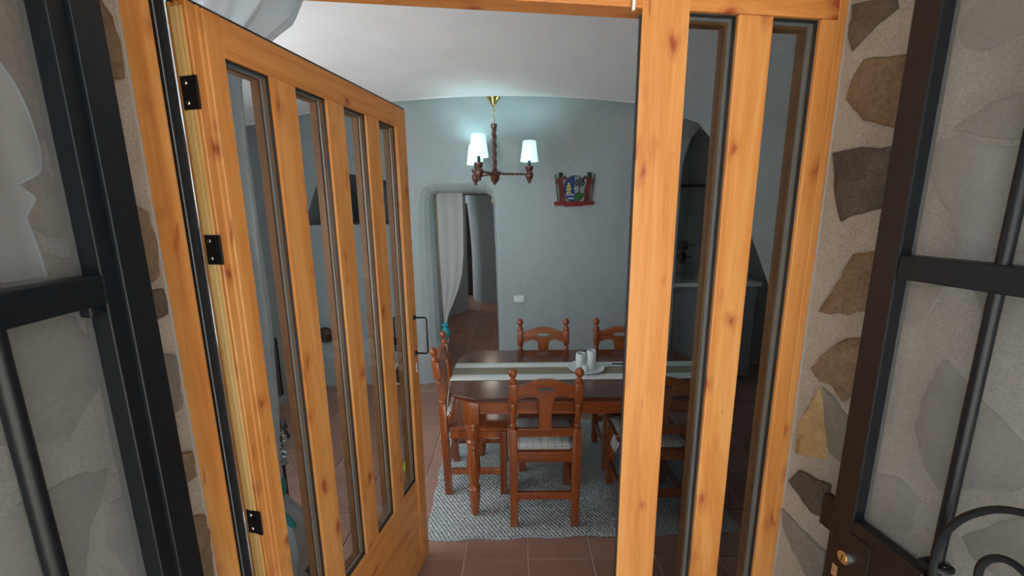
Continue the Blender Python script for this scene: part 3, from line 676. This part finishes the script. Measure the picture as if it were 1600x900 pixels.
dup(ch, (.765, 1.935, .006), 0, 'dining chair half hidden behind the fixed pine door, on the near side of the table')
dup(ch, (.222, 2.735, .006), PI, 'dining chair on the far side of the table in front of the light switch')
dup(ch, (.769, 2.735, .006), PI, 'right-hand dining chair on the far side of the table, cut by the fixed door')
dup(ch, (-.396, 2.35, .006), -PI/2, 'dining chair at the left end of the table, seat bare, seen side-on')
# seat cushions
def cushion(x, y, label, sway=0):
    c = thing('seat_cushion', (x, y, .449), 0, label, 'cushion', 'striped seat cushions')
    def f(u, v):
        a = (u-.5)*2; b_ = (v-.5)*2; e = (1-abs(a)**4)*(1-abs(b_)**4)
        X_ = a*.165+sway*b_*.02; Y_ = .175+b_*.150
        return (X_, Y_, .004+.030*e**.5+.003*math.sin(u*34)*e+.004*noise.noise(Vector((X_*14, Y_*14, x))))
    pad = B().grid(f, 48, 30).grid(lambda u, v: ((u-.5)*.33+sway*(v-.5)*.04, .175+(v-.5)*.30, .003), 2, 2).done('pad', 'cushion_cloth', c, smooth=True)
    def ruf(p0, p1, out):
        def g(u, v):
            p = Vector(p0).lerp(Vector(p1), u); w = math.sin(u*64)*.0055*v+.004*math.sin(u*23+x*9)*v
            return (p.x+out[0]*(.022*v+w), p.y+out[1]*(.022*v+w), .010-(.030+.006*math.sin(u*31))*v)
        return g
    q = .182
    b_ = B().grid(ruf((-.14, .022, 0), (.14, .022, 0), (0, -.35)), 70, 4)
    b_.grid(ruf((-.165, .03, 0), (-.165, .325, 0), (-1, 0)), 70, 4).grid(ruf((.165, .03, 0), (.165, .325, 0), (1, 0)), 70, 4).grid(ruf((-.16, .325, 0), (.16, .325, 0), (0, 1)), 70, 4)
    b_.done('ruffle', 'cushion_cloth', c, smooth=True)
    # trailing tie corner
    s = 1 if sway >= 0 else -1
    B().grid(lambda u, v: (s*(.188+.022*v+.006*math.sin(u*9)), .05+.11*u-.01*v, .004-.075*v*(.6+.4*math.sin(u*PI))+.003*math.sin(u*30)), 16, 6).done('tie', 'cushion_cloth', c, smooth=True)
    return c
cushion(.165, 1.925, 'grey striped seat cushion with frilled edge on the near middle chair', .6)
cushion(.765, 1.935, 'grey striped seat cushion with frilled edge on the near chair beside the fixed door', -.8)

# ------------------------------------------------------------ things on the table
TZ = .75
rn = thing('table_runner', ((X0+X1)/2, 2.285, TZ), 0, 'white and taupe banded table runner along the cherry table', 'table runner')
def run(y0, y1, name, mat):
    def f(u, v):
        L_ = X1-X0; h = .16; s = -h+u*(L_+2*h); y = y0+(y1-y0)*v
        if s < 0: x = -L_/2-.006-.010*math.sin(-s*9)-.012*(-s/h); z = s+.0015; y = y+(y*.0)+(.02*(s/h)*(1 if y > 0 else 1))
        elif s > L_: x = L_/2+.006; z = -(s-L_)+.0015
        else: x = s-L_/2; z = .0022+.0006*noise.noise(Vector((x*6, y*6, 0)))
        if -.012 < s < 0: z = .0015+s*.6
        return (x, y, z)
    return B().grid(f, 150, 6).done(name, mat, rn, smooth=True, solid=.0016)
run(-.132, -.052, 'white_band', 'runner_white'); run(-.052, .052, 'taupe_band', 'runner_taupe'); run(.052, .132, 'white_band', 'runner_white')
q = B(); L2 = (X1-X0)/2
for e in (-1, 1):
    for k in range(30):
        y = -.150+k*.0088; a = e*(L2+.018); q.tube([(a, y, -.155), (a+e*random.uniform(-.006, .01), y+random.uniform(-.006, .006), -.18), (a+e*random.uniform(-.008, .012), y+random.uniform(-.010, .010), -.21)], .0024, 5)
q.done('fringe', 'runner_white', rn, smooth=True)['kind'] = 'stuff'
pl = B().lathe([(.001, 0), (.062, 0), (.075, .003), (.108, .013), (.111, .015), (.108, .017), (.074, .007), (.060, .005), (.001, .005)], (0, 0, 0), 48).done('plate', 'white_ceramic', smooth=True)
pl.location = (.444, 2.30, TZ+.004); tag(pl, 'round white plate carrying two cups on the table runner', 'plate')
def cup(x, y, z, r, h, label):
    o = B().lathe([(.001, 0), (r*.9, 0), (r, .004), (r, h-.012), (r*.9, h), (r*.72, h), (r*.72, h-.01), (r*.7, .01), (.001, .008)], (0, 0, 0), 28).done('cup', 'white_ceramic', smooth=True)
    o.location = (x, y, z); tag(o, label, 'cup'); return o
cup(.415, 2.325, TZ+.009, .031, .088, 'shorter white ceramic cup on the plate, left of the taller one')
cup(.478, 2.318, TZ+.009, .029, .108, 'taller white ceramic cup on the right of the plate')
cup(.432, 2.255, TZ+.0092, .020, .040, 'tiny white bowl-like cup in front of the two cups on the plate')
o = thing('letter_opener', (.64, 2.36, TZ+.004), .12, 'small white card with dark pen lying right of the white plate', 'pen')
B().prism([(-.07, -.012), (.02, -.032), (.045, -.01), (-.03, .018)], .0, .002, 'XY').done('card', 'white_ceramic', o)
B().tube([(-.02, .012, .006), (.05, -.005, .006), (.072, -.012, .006)], [.004, .005, .002], 8).done('pen_barrel', 'black_paint', o)

# ------------------------------------------------------------ rug
rx0, rx1, ry0, ry1 = -.47, 1.22, 1.825, 3.05
def rf(u, v):
    x = rx0+(rx1-rx0)*u; y = ry0+(ry1-ry0)*v
    y += (.035*u-.0) * (1-v) + .006*math.sin(x*23)*(1-v)**6; x += -.05*v*(1-u)+.004*math.sin(y*31)*(1-u)**6
    z = .0035+.003*max(0, noise.noise(Vector((x*4, y*4, 0))))
    for cx, cy, r in ((.46, 1.86, .10), (.14, 2.06, .05)): z += .010*math.exp(-((x-cx)**2+((y-cy)*2.5)**2)/r**2)*0.6
    return (x, y, z)
rg = B().grid(rf, 170, 120).done('rug', 'rug_weave', smooth=True); md = rg.modifiers.new('thickness', 'SOLIDIFY'); md.thickness = .003; md.offset = -1
tag(rg, 'pale blue-grey woven rug under the dining table and chairs', 'rug')
q = B()
for k in range(150):
    a = Vector(rf(k/150, 0)); q.tube([a+Vector((0, .004, .001)), a+Vector((random.uniform(-.003, .003), -.006, -.0005))], .0032, 5)
q.done('rug_edge_loops', 'rug_weave', rg, smooth=True)['kind'] = 'stuff'

# ------------------------------------------------------------ chandelier
HX, HY = -.131, 3.38
chn = thing('chandelier', (HX, HY, 2.57), 0, 'three-armed carved wood chandelier with lit white shades', 'chandelier')
B().lathe([(.052, .005), (.056, 0), (.050, -.008), (.036, -.020), (.026, -.040), (.018, -.055), (.008, -.066), (.003, -.068)], (0, 0, 0), 24).done('ceiling_rose', 'brass', chn, smooth=True)
q = B(); z = -.068
for k in range(4):
    a = k % 2; pts = [((.010*math.cos(t) if not a else 0), (.010*math.cos(t) if a else 0), z-.020+.020*math.sin(t)) for t in [i*PI/6 for i in range(12)]]; q.tube(pts, .0024, 6, True); z -= .031
q.done('chain', 'brass', chn, smooth=True)
zt, zb_ = -.192, -.548
q = B().lathe([(.020, zt), (.026, zt-.004), (.024, zt-.03), (.019, zt-.036), (.019, zt-.042)], (0, 0, 0), 16)
q.grid(lambda u, v: ((.0165+.0045*math.cos(3*(2*PI*u)+v*30))*math.cos(2*PI*u), (.0165+.0045*math.cos(3*(2*PI*u)+v*30))*math.sin(2*PI*u), zt-.040+(zb_+.05-zt)*v), 30, 60)
q.lathe([(.018, zb_+.012), (.026, zb_), (.024, zb_-.006)], (0, 0, 0), 16)
q.done('twisted_column', 'chandelier_wood', chn, smooth=True)
B().lathe([(.020, zb_), (.045, zb_-.008), (.058, zb_-.020), (.058, zb_-.034), (.042, zb_-.042), (.036, zb_-.058), (.040, zb_-.064), (.030, zb_-.084), (.014, zb_-.100), (.016, zb_-.106), (.001, zb_-.118)], (0, 0, 0), 24).done('hub', 'chandelier_wood', chn, smooth=True)
AL = .285
for k in range(3):
    th = .14+k*2*PI/3; cx, cy = AL*math.cos(th), AL*math.sin(th); za = zb_-.028
    pts = []; q = B()
    n = 40
    q.grid(lambda u, v: ((.05+(AL-.06)*v)*math.cos(th)-math.sin(th)*(.0085+.002*math.cos(6*PI*u+v*40))*math.cos(2*PI*u), (.05+(AL-.06)*v)*math.sin(th)+math.cos(th)*(.0085+.002*math.cos(6*PI*u+v*40))*math.cos(2*PI*u), za+(.0085+.002*math.cos(6*PI*u+v*40))*math.sin(2*PI*u)), 18, 50)
    q.done('arm', 'chandelier_wood', chn, smooth=True)
    q = B().lathe([(.001, za-.075), (.016, za-.072), (.012, za-.062), (.014, za-.055), (.028, za-.030), (.034, za-.005), (.030, za+.010), (.020, za+.020), (.024, za+.026), (.034, za+.052), (.035, za+.060), (.022, za+.062)], (cx, cy, 0), 20)
    cu = q.done('cup_holder', 'chandelier_wood', chn, smooth=True)
    B().lathe([(.012, za+.062), (.012, za+.110), (.009, za+.115)], (cx, cy, 0), 14).done('candle_socket', 'black_gasket', cu)
    s0 = za+.098
    B().lathe([(.0725, s0), (.072, s0+.002), (.050, s0+.160), (.0505, s0+.162), (.0495, s0+.162), (.0710, s0+.002)], (cx, cy, 0), 32).done('lamp_shade', 'lamp_shade', chn, smooth=True) if False else None
    sh = B(); nn_ = 32; vs = [((r*math.cos(2*PI*i/nn_))+cx, (r*math.sin(2*PI*i/nn_))+cy, z) for r, z in ((.0725, s0), (.051, s0+.160)) for i in range(nn_)]
    sh.faces(vs, [(i, (i+1) % nn_, nn_+(i+1) % nn_, nn_+i) for i in range(nn_)])
    sh.done('lamp_shade', 'lamp_shade', chn, smooth=True, solid=.0015)
    bl = B().lathe([(.001, s0+.10), (.012, s0+.092), (.018, s0+.07), (.016, s0+.045), (.010, s0+.02)], (cx, cy, 0), 16).done('bulb', 'lamp_shade', chn, smooth=True)
    p = point('bulb_light', (HX+cx, HY+cy, 2.57+s0+.125), .85, (.60, .98, 1), .02)

# ------------------------------------------------------------ wall things
em = thing('coat_of_arms', (.578, YB, 1.89), 0, 'painted wooden coat of arms with two red figures on the back wall', 'wall ornament')
def pr(name, pts, d, mat, par=em, d0=0): return B().prism(pts, -d0, -d, 'XZ').done(name, mat, par)
ov = lambda rx, rz, cz=0, a0=0, a1=2*PI, n=28: [(rx*math.cos(a0+(a1-a0)*k/n), cz+rz*math.sin(a0+(a1-a0)*k/n)) for k in range(n+1)][: n if a1-a0 > 6 else n+1]
shd = pr('shield', ov(.098, .120)+[], .012, 'black_paint')
pr('blue_half', ov(.092, .113, 0, PI/2, 3*PI/2), .016, 'blue_paint', shd, .011)
pr('grey_half', ov(.092, .113, 0, -PI/2, PI/2), .016, 'grey_paint', shd, .011)
pr('meadow', [(-.005, -.045), (.03, -.030), (.086, -.040), (.075, -.068), (.045, -.100), (0, -.114), (-.004, -.08)], .019, 'green_paint', shd, .015)
pr('waves', [(-.085, -.045), (-.005, -.045), (-.005, -.058), (-.082, -.058)], .019, 'pale_blue', shd, .015)
pr('waves', [(-.066, -.080), (-.005, -.078), (-.005, -.092), (-.055, -.092)], .019, 'pale_blue', shd, .015)
for z, w2 in ((.045, .012), (.022, .022), (-.003, .026), (-.030, .022)):
    pr('sail', [(-.053-w2, z-.010), (-.053+w2, z-.010), (-.053+w2*.6, z+.010), (-.053-w2*.6, z+.010)], .020, 'yellow_paint', shd, .015)
q = B().prism([(.040, -.04), (.047, -.04), (.046, .05), (.041, .05)], -.015, -.020, 'XZ')
for k in range(8):
    a = k*PI/4; q.prism([(.043, .055), (.043+.045*math.cos(a-.25), .055+.034*math.sin(a-.25)), (.043+.05*math.cos(a), .050+.038*math.sin(a)), (.043+.045*math.cos(a+.25), .055+.034*math.sin(a+.25))], -.016, -.021, 'XZ')
q.done('palm', 'black_paint', shd)
pr('star', [(-.008, .0), (-.003, .010), (.004, .004), (.010, .008), (.008, -.004), (-.002, -.008)], .021, 'yellow_paint', shd, .015)
pr('banner', [(-.186, -.118), (-.178, -.112), (.172, -.112), (.178, -.120), (.172, -.145), (.09, -.148), (.08, -.156), (-.085, -.158), (-.095, -.150), (-.180, -.150)], .022, 'red_paint')
for s in (-1, 1):
    body = [(.085, -.114), (.102, -.114), (.106, -.05), (.112, -.07), (.116, -.114), (.135, -.114), (.138, -.02), (.148, .04), (.158, .06), (.164, .04), (.170, .052), (.160, .085), (.150, .098), (.132, .104), (.115, .100), (.092, .108), (.070, .092), (.075, .082), (.098, .090), (.112, .078), (.104, .03), (.095, -.04)]
    f = pr('figure', [(s*x*1.0, z) for x, z in (body if s > 0 else body[::-1])], .022, 'figure_red')
    B().lathe([(.001, .102), (.016, .106), (.019, .125), (.017, .142), (.001, .146)], (s*.130, -.012, 0), 12).done('head', 'black_paint', f, smooth=True)
    B().lathe([(.001, .088), (.012, .094), (.012, .108), (.001, .114)], (s*.090, -.012, 0), 10).done('fist', 'black_paint', f, smooth=True)
    B().tube([(s*.150, -.018, -.114), (s*.166, -.018, .03), (s*.178, -.018, .128)], .0055, 6).done('spear', 'black_paint', f)
sw = thing('light_switch', (.068, YB, .857+.012), 0, 'white double light switch on the back wall right of the doorway', 'light switch')
B().box(-.050, .050, -.010, 0, -.032, .032, .003).done('switch_plate', 'white_plastic', sw)
for x in (-.020, .020): B().box(x-.017, x+.017, -.014, -.009, -.020, .020, .002).done('switch_rocker', 'white_plastic', sw)
hk = B().lathe([(.001, .012), (.008, .008), (.008, 0)], (0, 0, 0), 10, 'Y').tube([(0, -.003, .01), (0, -.028, .0), (0, -.034, -.03), (0, -.026, -.045), (0, -.012, -.04)], .004, 8).done('brass_hook', 'brass', smooth=True)
hk.location = (-.178, YB+.055, 1.80); tag(hk, 'small brass curtain hook at the top right of the doorway', 'hook')
# passage curtain, tied with turquoise
pc = thing('doorway_curtain', (-.70, 3.93, 0), 0, 'white sheer curtain tied with a turquoise band in the back doorway', 'curtain')
prof_l = [(1.87, -.712, -.462), (1.6, -.711, -.464), (1.3, -.708, -.472), (1.1, -.704, -.490), (.95, -.700, -.530), (.80, -.696, -.590), (.68, -.692, -.640), (.60, -.690, -.660), (.57, -.690, -.664), (.50, -.705, -.645), (.44, -.715, -.640), (.38, -.700, -.655), (.28, -.695, -.660), (.18, -.70, -.665)]
def pf(u, v, top=0):
    z = 1.87-(1.87-.18)*v
    for i in range(len(prof_l)-1):
        if prof_l[i][0] >= z >= prof_l[i+1][0]-1e-6:
            f = (prof_l[i][0]-z)/(prof_l[i][0]-prof_l[i+1][0]); a = prof_l[i][1]*(1-f)+prof_l[i+1][1]*f; b_ = prof_l[i][2]*(1-f)+prof_l[i+1][2]*f; break
    return (a+(b_-a)*u+.70, .005*math.sin(u*15+z*1.0)*(.4+.6*(b_-a)/.25), z)
B().grid(pf, 60, 70).done('drape', 'passage_cloth', pc, smooth=True)
B().grid(lambda u, v: (-.045+.035*u+.004*v, .012+.004*math.sin(v*9), 1.87-1.15*v), 3, 20).done('edge_lining', 'runner_taupe', pc, smooth=True)
B().lathe([(.030, .590), (.036, .575), (.034, .560), (.024, .550), (.034, .53), (.046, .50), (.044, .47), (.030, .44), (.012, .41), (.004, .39)], (.022, -.012, 0), 18).done('tie_band', 'turquoise', pc, smooth=True)
B().tube([(-.03, .02, 1.855), (.53, .02, 1.855)], .006, 8).done('curtain_rod', 'dark_brown', pc)
# entrance curtain bunched behind the open leaf
ec = thing('entrance_curtain', (-.90, 1.30, 0), 0, 'pale blue-grey curtain bunched and tied behind the open pine door', 'curtain')
cpf = [(2.34, .20, .13), (2.26, .19, .12), (2.20, .13, .09), (2.12, .085, .06), (1.9, .075, .055), (1.3, .078, .055), (.95, .065, .05), (.78, .05, .045), (.70, .045, .04), (.66, .060, .055), (.58, .115, .09), (.48, .125, .10), (.38, .10, .09), (.33, .07, .07), (.27, .10, .08), (.12, .14, .10), (.05, .14, .10)]
def ef(u, v):
    z = 2.34-(2.34-.05)*v
    for i in range(len(cpf)-1):
        if cpf[i][0] >= z >= cpf[i+1][0]-1e-6:
            f = (cpf[i][0]-z)/(cpf[i][0]-cpf[i+1][0]); rx = cpf[i][1]*(1-f)+cpf[i+1][1]*f; ry = cpf[i][2]*(1-f)+cpf[i+1][2]*f; break
    a = 2*PI*u; k = 1+.10*math.sin(11*a+z*1.2)+.05*math.sin(19*a-z*2)+.05*noise.noise(Vector((math.cos(a)*2, math.sin(a)*2, z*5)))
    cx = 0 if z < 2.1 else (z-2.1)*.35
    return (cx+rx*k*math.cos(a), ry*k*math.sin(a), z)
B().grid(ef, 130, 110).done('drape', 'curtain_cloth', ec, smooth=True)
q = B().lathe([(.055, .735), (.064, .72), (.064, .69), (.055, .675)], (0, 0, 0), 20)
q.tube([(.05, -.05, .70), (.075, -.07, .675), (.10, -.06, .64), (.118, -.05, .60)], [.006, .013, .014, .008], 8)
q.done('tie_band', 'turquoise', ec, smooth=True)
B().tube([(-.25, 0, 2.36), (.30, .03, 2.37)], .010, 10).done('curtain_rod', 'dark_brown', ec)
# iron stand with keys behind the open leaf
ks = thing('key_stand', (-1.03, 1.62, 0), 0, 'black stand with a dark panel and bunches of keys behind the open door', 'key rack')
B().lathe([(.10, 0), (.10, .008), (.02, .016), (.008, .03)], (0, 0, 0), 20).done('base', 'black_metal', ks)
B().tube([(0, 0, .02), (0, 0, 1.20)], .007, 8).done('pole', 'black_metal', ks)
B().box(-.02, .045, -.018, .0, .93, 1.19, .012).done('panel', 'black_paint', ks)
rnd = random.Random(4)
for k in range(14):
    z = .90-.022*k+rnd.uniform(-.01, .01); x = rnd.uniform(-.015, .055); y = -.02+rnd.uniform(-.03, .01); a = rnd.uniform(-.5, .5)
    q = B().tube([(x+.013*math.cos(t), y, z+.013*math.sin(t)) for t in [i*PI/5 for i in range(10)]], .0035, 6, True)
    q.tube([(x, y, z-.013), (x+.045*math.sin(a), y, z-.013-.045*math.cos(a))], .0035, 6).box(x+.03*math.sin(a), x+.03*math.sin(a)+.012, y-.002, y+.002, z-.055*math.cos(a), z-.040*math.cos(a))
    q.done('key', rnd.choice(('steel', 'black_metal', 'steel')), ks, smooth=True)
B().tube([(.02, -.02, .93), (.015, -.02, .88), (.02, -.02, .60)], .003, 6).done('cord', 'black_metal', ks)
# small things at the foot of the back wall
o = B().lathe([(.001, -.11), (.040, -.104), (.072, -.08), (.076, -.05), (.040, -.02), (.030, 0)], (0, 0, 0), 18, 'Y').done('coat_hook', 'dark_brown', smooth=True); o.location = (-1.80, YB, .54); tag(o, 'dark round knob on the back wall seen through the open door', 'knob')
o = thing('wall_box', (-1.12, YB, .455), 0, 'small black box on the back wall seen through the last pane', 'box')
B().box(-.050, .050, -.03, 0, -.035, .035, .006).done('body', 'black_paint', o); B().box(-.07, -.05, -.018, 0, -.012, .012, .003).done('clip', 'black_metal', o)
pq = thing('arched_plaque', (-1.105, YB-.035, 0), 0, 'small arched brown plaque with white rim standing against the back wall', 'plaque')
arc = [(-.065, .01), (.065, .01), (.068, .14)]+[(.068*math.cos(a), .17+.075*math.sin(a)) for a in [k*PI/10 for k in range(11)]]+[(-.068, .14)]
B().prism(arc, 0, .02, 'XZ', .003).done('rim', 'white_ceramic', pq)
B().prism([(x*.72, .13+(z-.13)*.78) for x, z in arc], -.004, .003, 'XZ', .001).done('face', 'dark_brown', pq)
rg2 = B(); rnd = random.Random(8)
for k in range(5):
    rr = .035+.006*(k % 2); cz = .012+.009*k
    rg2.tube([((rr+.005*math.sin(5*t))*math.cos(t)+rnd.uniform(-.003, .003), (rr+.005*math.sin(5*t))*math.sin(t)+rnd.uniform(-.003, .003), cz+.006*math.sin(2*t+k)) for t in [i*PI/10 for i in range(20)]], .0075, 7, True)
o = rg2.done('rope_coil', 'yellow_green', smooth=True); o.location = (-.69, 2.42, 0); tag(o, 'yellow-green coil of rope on the tiles behind the last door pane', 'rope')

# ------------------------------------------------------------ kitchen things beyond the arch
kc = thing('kitchen_counter', (2.30, 4.0, 0), 0, 'pale kitchen counter beyond the arch seen through the fixed door', 'counter')
B().box(-.78, .02, -.28, .29, .08, .98, .004).done('body', 'grey_paint', kc); B().box(-.80, .04, -.31, .30, .98, 1.02, .006).done('worktop', 'white_plastic', kc); B().box(-.78, .04, .26, .295, 1.02, 1.13, .003).done('splashback', 'grey_paint', kc)
for x in (-.58, -.18):
    d = B().box(x-.18, x+.18, -.30, -.28, .14, .93, .004).done('door', 'grey_paint', kc)
    B().tube([(x-.05, -.30, .86), (x-.05, -.325, .86), (x+.05, -.325, .86), (x+.05, -.30, .86)], .005, 6).done('handle', 'steel', d)
sf = thing('kitchen_shelf', (2.05, 4.3, 1.93), 0, 'thin black shelf on the kitchen wall beyond the arch', 'shelf')
B().box(-.5, .45, -.20, 0, -.012, .012, .002).done('board', 'black_paint', sf)
for x in (-.4, .35): B().prism([(-.19, -.012), (0, -.012), (0, -.14)], x-.01, x+.01, 'YZ').done('bracket', 'black_metal', sf)
for x, z, r in ((1.82, 1.32, .055), (1.81, 1.20, .05)):
    o = thing('frying_pan', (x, 4.295, z), 0, 'black pan on the kitchen wall, '+('upper' if z > 1.3 else 'lower')+' of the two', 'pan')
    B().lathe([(.001, -.008), (r*.85, -.008), (r, -.03), (r*.96, -.03), (r*.82, -.012), (.001, -.012)], (0, 0, 0), 20, 'Y').done('pan_body', 'black_metal', o, smooth=True)
    B().tube([(r, -.02, 0), (r+.07, -.018, .0)], .006, 6).done('handle', 'black_paint', o)
o = thing('oven_mitt', (2.04, 4.0, 1.69), 0, 'dark red oven cloth hanging under the kitchen shelf', 'cloth'); 
B().lathe([(.001, .10), (.03, .09), (.075, .03), (.085, -.04), (.06, -.11), (.001, -.13)], (0, 0, 0), 18).done('pad', 'red_cloth', o, smooth=True); B().tube([(0, 0, .09), (0, .10, .205), (0, .105, .225)], .003, 6).done('loop', 'white_ceramic', o)
jg = thing('jug', (1.90, 3.86, 1.02), 0, 'pale jug standing on the kitchen counter beyond the arch', 'jug')
B().lathe([(.001, 0), (.040, 0), (.048, .03), (.044, .12), (.036, .19), (.042, .215), (.038, .215), (.032, .19), (.040, .12), (.001, .01)], (0, 0, 0), 20).done('body', 'yellow_paint', jg, smooth=True)
B().tube([(.038, 0, .18), (.075, 0, .16), (.080, 0, .10), (.046, 0, .05)], .006, 8).done('handle', 'yellow_paint', jg, smooth=True)
print('tiles', cnt, 'objects', len(bpy.data.objects))
